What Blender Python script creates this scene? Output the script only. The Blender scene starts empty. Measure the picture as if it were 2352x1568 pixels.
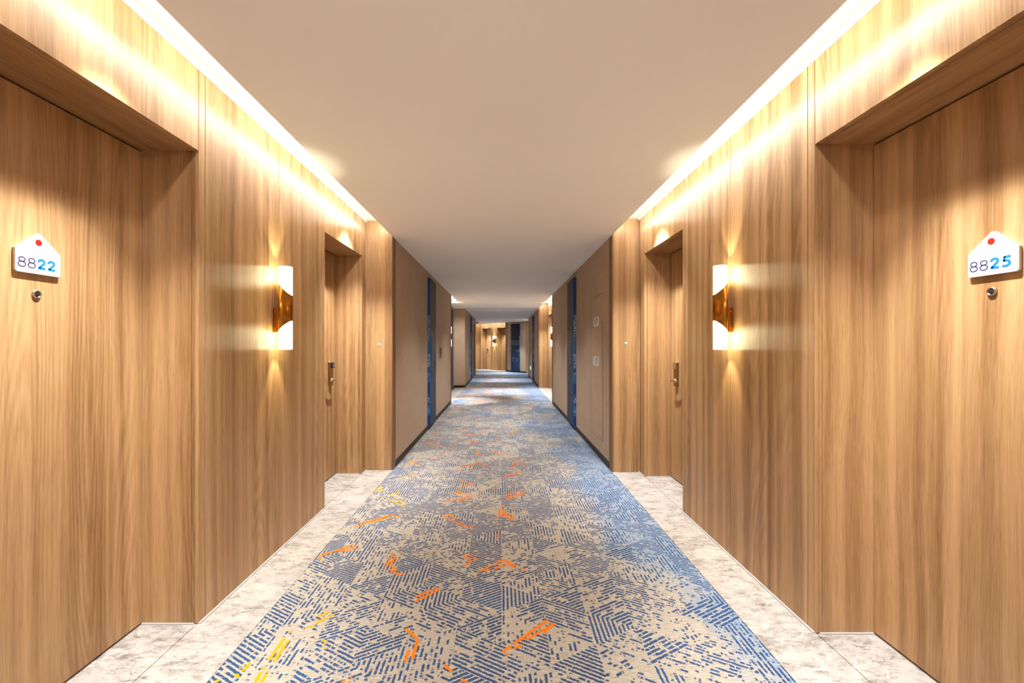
import bpy, bmesh, math, random
from mathutils import Vector, Matrix
random.seed(7)
sc = bpy.context.scene
COL = sc.collection
PI = math.pi

# ------------------------------------------------------------------ camera, world, lights, exposure
F_PX, EYE = 1000.0, 1.27          # focal length in pixels of the 2352 px wide frame, eye height
cam_d = bpy.data.cameras.new('camera'); cam = bpy.data.objects.new('camera', cam_d); COL.objects.link(cam)
cam_d.sensor_width = 36.0; cam_d.lens = F_PX/2352*36.0
cam_d.shift_x = (1176-1152)/2352; cam_d.shift_y = (793-784)/2352
cam_d.clip_start = 0.02
cam.location = (0, 0, EYE); cam.rotation_euler = (PI/2, 0, 0)
sc.camera = cam
sc.view_settings.view_transform = 'Standard'; sc.view_settings.look = 'None'
sc.view_settings.gamma = 1.0; sc.view_settings.use_curve_mapping = False
sc.view_settings.exposure = 1.42
sc.cycles.max_bounces = 12; sc.cycles.diffuse_bounces = 8; sc.cycles.glossy_bounces = 5
sc.cycles.sample_clamp_indirect = 6.0
w = bpy.data.worlds.new('world'); sc.world = w; w.use_nodes = True
w.node_tree.nodes['Background'].inputs[0].default_value = (1, .9, .8, 1)
w.node_tree.nodes['Background'].inputs[1].default_value = 0.02

WARM = (1.0, .985, .91); NEUT = (.98, 1.0, 1.0); COOL = (.88, .94, 1.0)

def aim(o, d):
    o.rotation_euler = Vector(d).to_track_quat('-Z', 'Y').to_euler()

def area(loc, d, sx, sy, power, col):
    l = bpy.data.lights.new('area_light', 'AREA'); l.shape = 'RECTANGLE'; l.size = sx; l.size_y = sy
    l.energy = power; l.color = col
    o = bpy.data.objects.new('area_light', l); COL.objects.link(o); o.location = loc; aim(o, d)
    return o

def strip_light(p0, p1, d, width, power, col, spread=128):
    """a hidden light strip between two points, shining along d"""
    p0, p1, d = Vector(p0), Vector(p1), Vector(d).normalized()
    ax = (p1-p0); L = ax.length; ax.normalize()
    d = (d - ax*d.dot(ax)).normalized()
    zz = -d; xx = ax; yy = zz.cross(xx)
    l = bpy.data.lights.new('cove_light', 'AREA'); l.shape = 'RECTANGLE'; l.size = L; l.size_y = width
    l.energy = power*L; l.color = col; l.spread = math.radians(spread)
    o = bpy.data.objects.new('cove_light', l); COL.objects.link(o)
    M = Matrix((xx, yy, zz)).transposed().to_4x4(); M.translation = (p0+p1)/2
    o.matrix_world = M
    return o

def spot(loc, tgt, power, col, ang=60, blend=.8, r=.03):
    l = bpy.data.lights.new('spot_light', 'SPOT'); l.energy = power; l.color = col
    l.spot_size = math.radians(ang); l.spot_blend = blend; l.shadow_soft_size = r
    o = bpy.data.objects.new('spot_light', l); COL.objects.link(o); o.location = loc
    aim(o, Vector(tgt)-Vector(loc))
    return o

# the wall beyond the bend runs obliquely: m points into that wall, d runs along it away from us
M_ = Vector((.772, .635, 0)).normalized(); D_ = Vector((-M_.y, M_.x, 0))
C_FAR = 13.6
W_IN, W_OUT, DOORX = 1.11, 1.383, 1.64     # half widths: fabric stretches, wood alcoves, door faces
Z_C, Z_CV, Z_H = 2.378, 2.54, 2.158        # ceiling, cove top, door head

COVE_P = 2.0
for s, a, b in ((1, .86, 4.35), (-1, .92, 4.42), (1, 9.56, 13.02), (-1, 9.64, 11.30)):
    strip_light((s*1.135, a, 2.49), (s*1.135, b, 2.49), (s*.9, 0, -.45), .05, COVE_P, WARM, 180)
SPOT_P = 140.0                 # one spot in the slot over every door
for s, ys in ((-1, (1.53, 3.86)), (1, (1.454, 3.77)), (-1, (10.2,)), (1, (10.13, 12.45))):
    for y in ys:
        spot((s*1.15, y, 2.49), (s*1.50, y, .1), SPOT_P, NEUT, 64 if y < 3 else 80, 1.0, .025)
# fill spots added down the middle, no fittings there; then recessed downlights
for y, p in ((-3.6, 90), (-1.6, 100), (.3, 55), (2.0, 10), (3.7, 30), (5.4, 88), (7.0, 100), (8.6, 100), (14.0, 40), (18.0, 40)):
    spot((0, y, 2.37), (0, y, 0), p, NEUT, 112, 1.0, .08)
spot((-.75, 10.0, 2.37), (-.75, 10.0, 0), 130, COOL, 36, .6)
spot((.95, 10.9, 2.37), (.95, 10.9, 0), 90, COOL, 40, .6)
for y, p in ((12.0, 170), (15.9, 140), (19.9, 130)):
    spot((-.35, y, 2.37), (-.35, y, 0), p, COOL, 60, .8)
    spot((.45, y, 2.37), (.45, y, 0), p, COOL, 60, .8)
spot((-.6, 11.6, 2.37), (-1.3, 13.13, 1.1), 60, NEUT, 62, .9)  # extra unseen spot, added to brighten the return of the left bay
def farp(u, v, z):
    p = M_*(C_FAR+v) + D_*u
    return (p.x, p.y, z)
strip_light(farp(16.3, .03, 2.50), farp(18.66, .03, 2.50), M_*.9+Vector((0, 0, -.45)), .05, COVE_P, WARM, 180)
for u in (16.77, 18.1):
    spot(farp(u, .04, 2.49), farp(u, .38, .1), SPOT_P, NEUT, 64, 1.0, .02)
area((-2.6, 22.6, 2.36), (0, 0, -1), .5, .5, 30, NEUT)
area((1.3, 18.8, 2.36), (0, 0, -1), .2, .6, 10, NEUT)
# unseen area lights added behind the viewpoint as fill
area((0, -.9, 2.37), (0, 0, -1), .5, .5, 34, NEUT)
area((0, -3.4, 2.37), (0, 0, -1), .5, .5, 34, NEUT)

# ------------------------------------------------------------------ helpers
class MB:
    """collects shapes in world space; build() links them as ONE mesh object"""
    def __init__(self): self.v = []; self.f = []; self.sm = []
    def add(self, vs, fs, smooth=False):
        n = len(self.v); self.v += [Vector(p) for p in vs]
        self.f += [[n+i for i in f] for f in fs]; self.sm += [smooth]*len(fs)
        return self
    def hexa(self, c):       # 8 corners: bottom ring then top ring
        return self.add(c, [(0, 3, 2, 1), (4, 5, 6, 7), (0, 1, 5, 4), (1, 2, 6, 5), (2, 3, 7, 6), (3, 0, 4, 7)])
    def box(self, x0, x1, y0, y1, z0, z1):
        return self.hexa([(x0, y0, z0), (x1, y0, z0), (x1, y1, z0), (x0, y1, z0),
                          (x0, y0, z1), (x1, y0, z1), (x1, y1, z1), (x0, y1, z1)])
    def prism(self, pts, off):   # polygon (3-D points) swept by off
        n = len(pts); off = Vector(off); a = [Vector(p) for p in pts]; b = [p+off for p in a]
        fs = [tuple(range(n-1, -1, -1)), tuple(range(n, 2*n))]
        fs += [(i, (i+1) % n, n+(i+1) % n, n+i) for i in range(n)]
        return self.add(a+b, fs)
    def rings(self, rs, cap0=True, cap1=True, smooth=True):
        n = len(rs[0]); vs = [p for r in rs for p in r]; fs = []
        for k in range(len(rs)-1):
            for i in range(n):
                fs.append((k*n+i, k*n+(i+1) % n, (k+1)*n+(i+1) % n, (k+1)*n+i))
        self.add(vs, fs, smooth)
        if cap0: self.add(rs[0], [tuple(range(n-1, -1, -1))])
        if cap1: self.add(rs[-1], [tuple(range(n))])
        return self
    def lathe(self, o, ax, prof, n=28, cap0=True, cap1=True):   # prof: (radius, distance along ax)
        o = Vector(o); ax = Vector(ax).normalized()
        e = ax.orthogonal().normalized(); g = ax.cross(e)
        rs = [[o+ax*t+(e*math.cos(2*PI*i/n)+g*math.sin(2*PI*i/n))*r for i in range(n)] for r, t in prof]
        return self.rings(rs, cap0, cap1)
    def tube(self, pts, r, n=12):
        pts = [Vector(p) for p in pts]; rs = []
        t0 = (pts[1]-pts[0]).normalized(); e = t0.orthogonal().normalized()
        for i, p in enumerate(pts):
            t = (pts[min(i+1, len(pts)-1)]-pts[max(i-1, 0)]).normalized()
            e = (e-t*e.dot(t)).normalized(); g = t.cross(e)
            rr = r[i] if isinstance(r, (list, tuple)) else r
            rs.append([p+(e*math.cos(2*PI*k/n)+g*math.sin(2*PI*k/n))*rr for k in range(n)])
        return self.rings(rs)
    def build(self, name, m, parent=None, origin=(0, 0, 0), bevel=0, seg=2):
        me = bpy.data.meshes.new(name)
        bm = bmesh.new(); o = Vector(origin)
        vs = [bm.verts.new(p-o) for p in self.v]
        for f, s in zip(self.f, self.sm):
            try:
                fc = bm.faces.new([vs[i] for i in f]); fc.smooth = s
            except ValueError: pass
        if any(self.sm): bmesh.ops.remove_doubles(bm, verts=bm.verts, dist=1e-6)
        bmesh.ops.recalc_face_normals(bm, faces=bm.faces)
        if bevel:
            es = [e for e in bm.edges if len(e.link_faces) == 2 and e.calc_face_angle(0) > .6]
            bmesh.ops.bevel(bm, geom=es, offset=bevel, segments=seg, profile=.5, affect='EDGES')
        bm.to_mesh(me); bm.free()
        for a in ([e for e in [me]]):
            a.materials.append(m)
        ob = bpy.data.objects.new(name, me); COL.objects.link(ob)
        if parent is not None: ob.parent = parent
        else: ob.location = o
        return ob

def tag(o, label=None, cat=None, group=None, kind=None):
    if label: o['label'] = label
    if cat: o['category'] = cat
    if group: o['group'] = group
    if kind: o['kind'] = kind
    return o
def empty(name, loc=(0, 0, 0)):
    o = bpy.data.objects.new(name, None); COL.objects.link(o); o.location = loc; o.empty_display_size = .1
    return o

class Frame:
    """wall frame: u along the wall, v into the wall (0 at its face), z up"""
    def __init__(self, o, u, v): self.o = Vector(o); self.u = Vector(u); self.v = Vector(v); self.r = self.v.cross(Vector((0, 0, 1)))
    def p(self, u, v, z): return self.o + self.u*u + self.v*v + Vector((0, 0, z))
    def box(self, mb, u0, u1, v0, v1, z0, z1):
        return mb.hexa([self.p(*c) for c in ((u0, v0, z0), (u1, v0, z0), (u1, v1, z0), (u0, v1, z0),
                                             (u0, v0, z1), (u1, v0, z1), (u1, v1, z1), (u0, v1, z1))])
def side(s, x): return Frame((s*x, 0, 0), (0, 1, 0), (s, 0, 0))
FR, FL = side(1, W_IN), side(-1, W_IN)

# ------------------------------------------------------------------ materials
def nodes(name):
    m = bpy.data.materials.new(name); m.use_nodes = True
    nt = m.node_tree; b = nt.nodes['Principled BSDF']
    return m, nt, b
class NB:
    def __init__(self, nt): self.nt = nt
    def n(self, t, **k):
        x = self.nt.nodes.new(t)
        for a, v in k.items(): setattr(x, a, v)
        return x
    def link(self, a, b): self.nt.links.new(a, b)
    def put(self, sock, v):
        if hasattr(v, 'is_output'): self.link(v, sock)
        else: sock.default_value = v
    def math(self, op, a, b=0.0, c=None, clamp=False):
        x = self.n('ShaderNodeMath', operation=op); x.use_clamp = clamp
        self.put(x.inputs[0], a); self.put(x.inputs[1], b)
        if c is not None: self.put(x.inputs[2], c)
        return x.outputs[0]
    def vmath(self, op, a, b=(0, 0, 0)):
        x = self.n('ShaderNodeVectorMath', operation=op)
        self.put(x.inputs[0], a); self.put(x.inputs[1], b)
        return x.outputs['Value'] if op == 'DOT_PRODUCT' else x.outputs[0]
    def comb(self, x, y, z):
        c = self.n('ShaderNodeCombineXYZ')
        for i, v in enumerate((x, y, z)): self.put(c.inputs[i], v)
        return c.outputs[0]
    def noise(self, vec, scale=1.0, detail=2.0, rough=.5, dist=0.0, dim='3D'):
        x = self.n('ShaderNodeTexNoise', noise_dimensions=dim)
        if vec is not None: self.put(x.inputs['Vector'], vec)
        self.put(x.inputs['Scale'], scale); self.put(x.inputs['Detail'], detail)
        self.put(x.inputs['Roughness'], rough); self.put(x.inputs['Distortion'], dist)
        return x.outputs['Fac']
    def ramp(self, v, a, b, c=0.0, d=1.0):
        x = self.n('ShaderNodeMapRange'); x.interpolation_type = 'SMOOTHSTEP'
        self.put(x.inputs[0], v)
        for i, k in enumerate((a, b, c, d)): self.put(x.inputs[i+1], k)
        return x.outputs[0]
    def mix(self, f, a, b):
        x = self.n('ShaderNodeMix', data_type='RGBA')
        self.put(x.inputs[0], f); self.put(x.inputs[6], a); self.put(x.inputs[7], b)
        return x.outputs[2]
    def bump(self, h, strength=.2, dist=.002):
        x = self.n('ShaderNodeBump'); self.put(x.inputs['Height'], h)
        x.inputs['Strength'].default_value = strength; x.inputs['Distance'].default_value = dist
        return x.outputs[0]
    def pos(self): return self.n('ShaderNodeNewGeometry').outputs['Position']
    def rnd(self): return self.n('ShaderNodeObjectInfo').outputs['Random']
    def sep(self, v):
        x = self.n('ShaderNodeSeparateXYZ'); self.put(x.inputs[0], v); return x.outputs
def rgb(r, g, b):       # sRGB 0-255 -> linear RGBA
    f = lambda c: (c/255/12.92) if c/255 <= .04045 else ((c/255+.055)/1.055)**2.4
    return (f(r), f(g), f(b), 1)

def wood(name, axis='Z'):
    m, nt, b = nodes(name); q = NB(nt)
    P = q.pos(); off = q.math('MULTIPLY', q.rnd(), 37.0)
    x, y, z = q.sep(P)
    if axis == 'Z': a, c, g = x, y, z
    elif axis == 'Y': a, c, g = x, z, y
    else: a, c, g = y, z, x
    g = q.math('ADD', g, off)
    wob = q.noise(q.comb(q.math('MULTIPLY', a, 3.0), q.math('MULTIPLY', c, 3.0), q.math('MULTIPLY', g, .9)), 1.0, 2.0)
    wob = q.math('MULTIPLY', q.math('SUBTRACT', wob, .5), .05)
    a = q.math('ADD', a, wob); c = q.math('ADD', c, wob)
    def vec(s, t): return q.comb(q.math('MULTIPLY', a, s), q.math('MULTIPLY', c, s), q.math('MULTIPLY', g, t))
    broad = q.noise(vec(13, .10), 1.0, 2.0, .55)
    fig = q.noise(vec(48, .8), 1.0, 3.0, .6, .4)
    fine = q.noise(vec(300, 6.0), 1.0, 2.0, .6)
    pore = q.ramp(q.noise(vec(520, 12.0), 1.0, 1.0), .60, .74)
    loop = q.noise(vec(5.0, .42), 1.0, 1.0, .4)
    loop = q.math('SINE', q.math('MULTIPLY', loop, 150.0))
    loop = q.math('MULTIPLY', loop, q.ramp(q.noise(vec(4.0, .3), 1.0, 0.0), .45, .62))
    t = q.math('MULTIPLY_ADD', q.math('SUBTRACT', broad, .5), .95, .5)
    t = q.math('MULTIPLY_ADD', q.math('SUBTRACT', fig, .5), .26, t)
    t = q.math('MULTIPLY_ADD', q.math('SUBTRACT', fine, .5), .42, t)
    t = q.math('MULTIPLY_ADD', loop, .055, t)
    knot = q.ramp(q.noise(vec(16, 2.6), 1.0, 1.0), .74, .84)
    t = q.math('SUBTRACT', t, q.math('MULTIPLY', knot, .16))
    t = q.math('SUBTRACT', t, q.math('MULTIPLY', pore, .11))
    col = q.mix(q.ramp(t, .05, .95), rgb(116, 79, 44), rgb(200, 160, 114))
    q.link(col, b.inputs['Base Color'])
    b.inputs['Roughness'].default_value = .33
    b.inputs['Specular IOR Level'].default_value = .5
    b.inputs['Anisotropic'].default_value = .95
    tn = q.n('ShaderNodeTangent'); tn.direction_type = 'RADIAL'; tn.axis = 'Z'
    if axis == 'Z': q.link(tn.outputs[0], b.inputs['Tangent'])
    q.link(q.bump(fine, .05, .001), b.inputs['Normal'])
    return m

def plain(name, col, rough=.5, metal=0.0, emit=None, es=0.0, spec=.5, coat=0.0):
    m, nt, b = nodes(name)
    b.inputs['Base Color'].default_value = col; b.inputs['Roughness'].default_value = rough
    b.inputs['Metallic'].default_value = metal; b.inputs['Specular IOR Level'].default_value = spec
    b.inputs['Coat Weight'].default_value = coat
    if emit: b.inputs['Emission Color'].default_value = emit; b.inputs['Emission Strength'].default_value = es
    return m

def fabric_mat():
    m, nt, b = nodes('wall_fabric'); q = NB(nt); P = q.pos(); x, y, z = q.sep(P)
    f1 = q.noise(q.comb(q.math('MULTIPLY', x, 260), q.math('MULTIPLY', y, 260), q.math('MULTIPLY', z, 25)), 1, 1)
    f2 = q.noise(q.comb(q.math('MULTIPLY', x, 30), q.math('MULTIPLY', y, 30), q.math('MULTIPLY', z, 300)), 1, 1)
    f3 = q.noise(P, 3.0, 2)
    t = q.math('MULTIPLY_ADD', f1, .5, q.math('MULTIPLY', f2, .35)); t = q.math('MULTIPLY_ADD', f3, .15, t)
    q.link(q.mix(q.ramp(t, .25, .75), rgb(160, 136, 114), rgb(190, 166, 142)), b.inputs['Base Color'])
    b.inputs['Roughness'].default_value = .75; b.inputs['Specular IOR Level'].default_value = .2
    q.link(q.bump(t, .25, .0015), b.inputs['Normal'])
    return m

def paint(name, col):
    m, nt, b = nodes(name); q = NB(nt)
    f = q.noise(q.pos(), 180, 2); g = q.noise(q.pos(), 1.2, 2)
    c2 = tuple(c*.94 for c in col[:3])+(1,)
    q.link(q.mix(g, c2, col), b.inputs['Base Color'])
    b.inputs['Roughness'].default_value = .8; b.inputs['Specular IOR Level'].default_value = .15
    q.link(q.bump(f, .06, .001), b.inputs['Normal'])
    return m

def stone_mat():
    m, nt, b = nodes('stone'); q = NB(nt); P = q.pos()
    rot = q.n('ShaderNodeMapping'); q.link(P, rot.inputs['Vector']); rot.inputs['Rotation'].default_value = (0, 0, .5)
    rot.inputs['Scale'].default_value = (1, 2.1, 1)
    v = rot.outputs[0]
    big = q.noise(v, 3.2, 4, .6, 1.0); mid = q.noise(v, 14, 6, .68, .8); fin = q.noise(v, 70, 4, .7, .4)
    t = q.math('MULTIPLY_ADD', mid, .55, q.math('MULTIPLY', big, .30)); t = q.math('MULTIPLY_ADD', fin, .25, t)
    base = q.mix(q.ramp(t, .36, .62), rgb(104, 95, 87), rgb(184, 177, 170))
    cr = q.math('ABSOLUTE', q.math('SUBTRACT', q.noise(v, 24, 5, .65, 1.2), .5))
    crack = q.math('MULTIPLY', q.ramp(cr, .0, .028, 1, 0), q.ramp(q.noise(v, 6, 2), .48, .66))
    base = q.mix(q.math('MULTIPLY', crack, .8), base, rgb(88, 78, 70))
    vein = q.ramp(q.math('ABSOLUTE', q.math('SUBTRACT', q.noise(v, 2.3, 3, .5, .6), .5)), .0, .010, 1, 0)
    base = q.mix(q.math('MULTIPLY', vein, .30), base, rgb(236, 226, 214))
    q.link(base, b.inputs['Base Color']); b.inputs['Roughness'].default_value = .35
    b.inputs['Specular IOR Level'].default_value = .35
    return m

def carpet_mat():
    m, nt, b = nodes('carpet_pile'); q = NB(nt); P = q.pos(); x, y, z = q.sep(P)
    wn = q.n('ShaderNodeTexNoise'); q.link(P, wn.inputs['Vector']); wn.inputs['Scale'].default_value = 110; wn.inputs['Detail'].default_value = 3
    wob = q.n('ShaderNodeVectorMath', operation='SCALE')
    q.link(q.vmath('SUBTRACT', wn.outputs['Color'], (.5, .5, .5)), wob.inputs[0]); wob.inputs['Scale'].default_value = .012
    Q = q.vmath('ADD', P, wob.outputs[0])
    H = .20; N = 10.0; r3 = math.sqrt(3)/2
    ns = ((1, 0, 0), (.5, r3, 0), (-.5, r3, 0)); ds = ((0, 1, 0), (-r3, .5, 0), (-r3, -.5, 0))
    A = [q.math('DIVIDE', q.vmath('DOT_PRODUCT', Q, n), H) for n in ns]
    Bv = [q.math('DIVIDE', q.vmath('DOT_PRODUCT', Q, d), H) for d in ds]
    cell = q.comb(*[q.math('FLOOR', a) for a in A])
    wh = q.n('ShaderNodeTexWhiteNoise', noise_dimensions='3D'); q.link(q.vmath('ADD', cell, (.37, .11, .73)), wh.inputs['Vector'])
    r0 = wh.outputs['Value']; rc = q.sep(wh.outputs['Color'])
    k1 = q.math('GREATER_THAN', r0, .36); k2 = q.math('GREATER_THAN', r0, .70)
    def pick(l):
        t = q.math('MULTIPLY_ADD', k1, q.math('SUBTRACT', l[1], l[0]), l[0])
        return q.math('MULTIPLY_ADD', k2, q.math('SUBTRACT', l[2], l[1]), t)
    ak = q.math('MULTIPLY', pick(A), N); bk = pick(Bv)
    ph = q.math('FRACT', ak); sid = q.math('FLOOR', ak)
    tri = q.math('ABSOLUTE', q.math('SUBTRACT', ph, .5))          # 0 in the middle of a stroke
    wid = q.math('MULTIPLY_ADD', rc[0], .08, .235)
    stripe = q.ramp(q.math('SUBTRACT', tri, wid), -.05, .05, 1, 0)
    dash = q.noise(q.comb(q.math('MULTIPLY', bk, 4.6), q.math('MULTIPLY', sid, 7.31), q.math('MULTIPLY', rc[2], 90)), 1.0, 3.0, .65)
    low = q.noise(P, 1.9, 2)
    th = q.math('MULTIPLY_ADD', rc[1], .17, .385); th = q.math('MULTIPLY_ADD', q.math('SUBTRACT', low, .5), .25, th)
    ed = q.noise(P, 60, 2)
    keep = q.ramp(q.math('SUBTRACT', q.math('MULTIPLY_ADD', q.math('SUBTRACT', ed, .5), .22, dash), th), -.015, .015)
    blue = q.math('MULTIPLY', stripe, keep)
    # ground: weft streaks, oatmeal to blue grey towards the right-hand edge
    weft = q.noise(q.comb(q.math('MULTIPLY', x, 22), q.math('MULTIPLY', y, 420), 0), 1.0, 2.0, .6)
    oat = q.mix(q.ramp(weft, .30, .72), rgb(147, 135, 119), rgb(190, 182, 168))
    gry = q.mix(q.ramp(q.noise(P, 260, 2), .35, .65), rgb(84, 114, 148), rgb(128, 154, 182))
    fld = q.noise(q.vmath('MULTIPLY', P, (1.0, .55, 1)), 1.5, 4, .6)
    bias = q.math('MULTIPLY_ADD', q.ramp(x, .2, 1.15), .24, q.math('MULTIPLY_ADD', y, .012, -.05))
    gf = q.ramp(q.math('ADD', fld, bias), .56, .74)
    spk = q.ramp(q.noise(q.vmath('MULTIPLY', P, (1, 1.6, 1)), 34, 4, .75), .46, .58)
    gf = q.math('MULTIPLY', gf, q.math('MULTIPLY_ADD', spk, .55, .45))
    ground = q.mix(gf, oat, gry)
    navy = q.mix(q.noise(P, 2.2, 2), rgb(6, 34, 68), rgb(20, 82, 138))
    q.link(q.mix(q.math('MULTIPLY', blue, .94), ground, navy), b.inputs['Base Color'])
    b.inputs['Roughness'].default_value = .95; b.inputs['Specular IOR Level'].default_value = .05
    b.inputs['Sheen Weight'].default_value = .15
    pile = q.math('ADD', q.noise(P, 500, 1), q.math('MULTIPLY', blue, .7))
    q.link(q.bump(pile, .35, .002), b.inputs['Normal'])
    return m

def art_face_mat():
    m, nt, b = nodes('art_print'); q = NB(nt)
    to = q.n('ShaderNodeTexCoord').outputs['Object']; x, y, z = q.sep(to)
    hor = q.math('ADD', q.math('MULTIPLY', x, 1.0), y)
    w1 = q.noise(q.comb(q.math('MULTIPLY', hor, 2.2), q.math('MULTIPLY', z, 2.2), 3.3), 1.0, 3.0, .55, .6)
    lines = q.math('ABSOLUTE', q.math('SUBTRACT', q.math('FRACT', q.math('MULTIPLY', w1, 26)), .5))
    lines = q.ramp(lines, .10, .2, 1, 0)
    bv = q.n('ShaderNodeTexVoronoi'); bv.distance = 'CHEBYCHEV'
    q.link(q.comb(q.math('MULTIPLY', hor, 7.0), q.math('MULTIPLY', z, 4.2), 0), bv.inputs['Vector']); bv.inputs['Scale'].default_value = 1.0
    blk = q.sep(bv.outputs['Color'])
    rows = q.math('ABSOLUTE', q.math('SUBTRACT', q.math('FRACT', q.math('MULTIPLY', z, 38)), .5))
    rows = q.math('MULTIPLY', q.ramp(rows, .12, .22, 1, 0), q.ramp(q.noise(q.comb(q.math('MULTIPLY', hor, 30), q.math('MULTIPLY', z, 38), 0), 1.0, 2), .45, .5))
    pat = q.math('MAXIMUM', q.math('MULTIPLY', lines, q.math('GREATER_THAN', blk[0], .5)), q.math('MULTIPLY', rows, q.math('GREATER_THAN', blk[1], .45)))
    solid = q.math('GREATER_THAN', blk[2], .78)
    sky = q.math('MULTIPLY_ADD', q.noise(q.comb(q.math('MULTIPLY', hor, 5), 0, 0), 1.0, 1), .5, 1.18)
    mask = q.math('MULTIPLY', q.ramp(q.math('SUBTRACT', sky, z), -.02, .02), q.ramp(z, .15, .75))
    pat = q.math('MULTIPLY', q.math('MULTIPLY', q.math('MAXIMUM', q.math('MULTIPLY', pat, .8), q.math('MULTIPLY', solid, .55)), mask), .8)
    base = q.mix(q.ramp(z, .2, 2.1), rgb(22, 50, 78), rgb(7, 18, 34))
    q.link(q.mix(pat, base, rgb(112, 120, 134)), b.inputs['Base Color'])
    b.inputs['Roughness'].default_value = .5; b.inputs['Specular IOR Level'].default_value = .22
    return m

def art_edge_mat():
    m, nt, b = nodes('art_edge_blue'); q = NB(nt)
    to = q.n('ShaderNodeTexCoord').outputs['Object']; x, y, z = q.sep(to)
    bv = q.n('ShaderNodeTexVoronoi'); bv.feature = 'DISTANCE_TO_EDGE'
    q.link(q.comb(q.math('MULTIPLY', x, 60), q.math('MULTIPLY', y, 60), q.math('MULTIPLY', z, 26)), bv.inputs['Vector']); bv.inputs['Scale'].default_value = 1.0
    ln = q.ramp(bv.outputs['Distance'], .05, .10, 1, 0)
    on = q.ramp(q.noise(q.comb(0, 0, q.math('MULTIPLY', z, 2.3)), 1.0, 2), .47, .53)
    mask = q.math('MULTIPLY', q.math('MULTIPLY', on, ln), q.ramp(z, 1.62, 1.60, 1, 1))
    mask = q.math('MULTIPLY', mask, q.math('LESS_THAN', z, 1.66))
    blk = q.ramp(q.noise(q.comb(0, 0, q.math('MULTIPLY', z, 3.1)), 1.0, 0), .49, .51)
    base = q.mix(blk, rgb(14, 70, 150), rgb(32, 118, 196))
    base = q.mix(q.math('GREATER_THAN', z, 1.45), base, rgb(14, 66, 142))
    q.link(q.mix(mask, base, rgb(176, 208, 238)), b.inputs['Base Color'])
    b.inputs['Roughness'].default_value = .4
    return m

def brushed(name, col, rough=.3):
    m, nt, b = nodes(name); q = NB(nt)
    b.inputs['Base Color'].default_value = col; b.inputs['Metallic'].default_value = 1.0
    f = q.noise(q.vmath('MULTIPLY', q.pos(), (900, 900, 8)), 1.0, 1)
    q.link(q.math('MULTIPLY_ADD', f, .14, rough-.07), b.inputs['Roughness'])
    return m

def glass_tube_mat():
    m, nt, b = nodes('frosted_glass_lit'); q = NB(nt)
    nt.nodes.remove(b); out = nt.nodes['Material Output']
    tr = q.n('ShaderNodeBsdfTranslucent'); tr.inputs[0].default_value = (.80, .82, .74, 1)
    df = q.n('ShaderNodeBsdfDiffuse'); df.inputs[0].default_value = (.8, .82, .76, 1)
    mx = q.n('ShaderNodeMixShader'); mx.inputs[0].default_value = .4
    q.link(tr.outputs[0], mx.inputs[1]); q.link(df.outputs[0], mx.inputs[2])
    em = q.n('ShaderNodeEmission'); em.inputs[0].default_value = (1.0, .92, .64, 1); em.inputs[1].default_value = 3.8
    ad = q.n('ShaderNodeAddShader'); q.link(mx.outputs[0], ad.inputs[0]); q.link(em.outputs[0], ad.inputs[1])
    q.link(ad.outputs[0], out.inputs[0])
    return m

WOOD = wood('oak_laminate', 'Z'); WOOD_Y = wood('oak_laminate_lengthwise', 'Y')
FABRIC = fabric_mat()
CEIL = paint('ceiling_paint', rgb(242, 239, 234)); COVE = paint('cove_white', rgb(244, 240, 232))
STONE = stone_mat(); CARPET = carpet_mat()
ORANGE = plain('orange_yarn', rgb(236, 120, 28), .95, spec=.05)
AMBER = plain('amber_yarn', rgb(240, 152, 30), .95, spec=.05)
DARK = plain('dark_gap', rgb(20, 16, 13), .8, spec=.1)
BASEB = plain('dark_baseboard', rgb(40, 28, 22), .6)
TRIMM = brushed('grey_metal_trim', rgb(130, 132, 140), .4)
BEAD = plain('grey_base_bead', rgb(176, 174, 174), .5)
BRONZE = plain('wood_edge_strip', rgb(120, 84, 50), .5)
BRASS = brushed('bronze_brass', rgb(176, 112, 40), .26)
GLASS = glass_tube_mat()
CHROME = brushed('satin_steel', rgb(196, 186, 172), .28)
LOCKM = brushed('bronzed_steel', rgb(150, 118, 82), .34)
BLACK = plain('black_plastic', rgb(14, 14, 16), .25)
BLUELED = plain('blue_display', rgb(20, 40, 160), .3, emit=(.05, .12, 1, 1), es=.35)
SIGNW = plain('frosted_acrylic', rgb(186, 177, 172), .28, coat=.3)
SIGNEDGE = plain('acrylic_edge', rgb(170, 140, 120), .3)
NAVY = plain('navy_print', rgb(20, 28, 84), .4); CYAN = plain('blue_print', rgb(10, 112, 180), .4)
RED = plain('red_disc', rgb(232, 26, 14), .35); LENS = plain('peephole_lens', rgb(24, 26, 30), .08, coat=1.0)
RINGG = plain('lit_ring', rgb(110, 200, 150), .3, emit=(.25, 1, .5, 1), es=.35)
GREENB = plain('green_button', rgb(90, 190, 140), .4)
GREENX = plain('exit_sign_green', rgb(30, 170, 90), .3, emit=(.12, .85, .40, 1), es=.9)
WHITEP = plain('white_plastic', rgb(226, 224, 220), .4)
PLATEG = plain('grey_plate', rgb(118, 108, 102), .35, metal=.4)
ARTF = art_face_mat(); ARTE = art_edge_mat()

# ------------------------------------------------------------------ floor, carpet, ceiling
def P3(l, z): return [(x, y, z) for x, y in l]
fl = MB().box(-7, 3.2, -5.7, 27, -.25, -.021).build('floor', DARK)
tag(fl, 'floor slab under the carpet and stone borders of the corridor', 'floor', kind='structure')
def tile(x0, x1, y0, y1):
    MB().box(min(x0, x1), max(x0, x1), y0, y1, -.02, -.001).build('stone_tile', STONE, fl)
J = .0017

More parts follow.
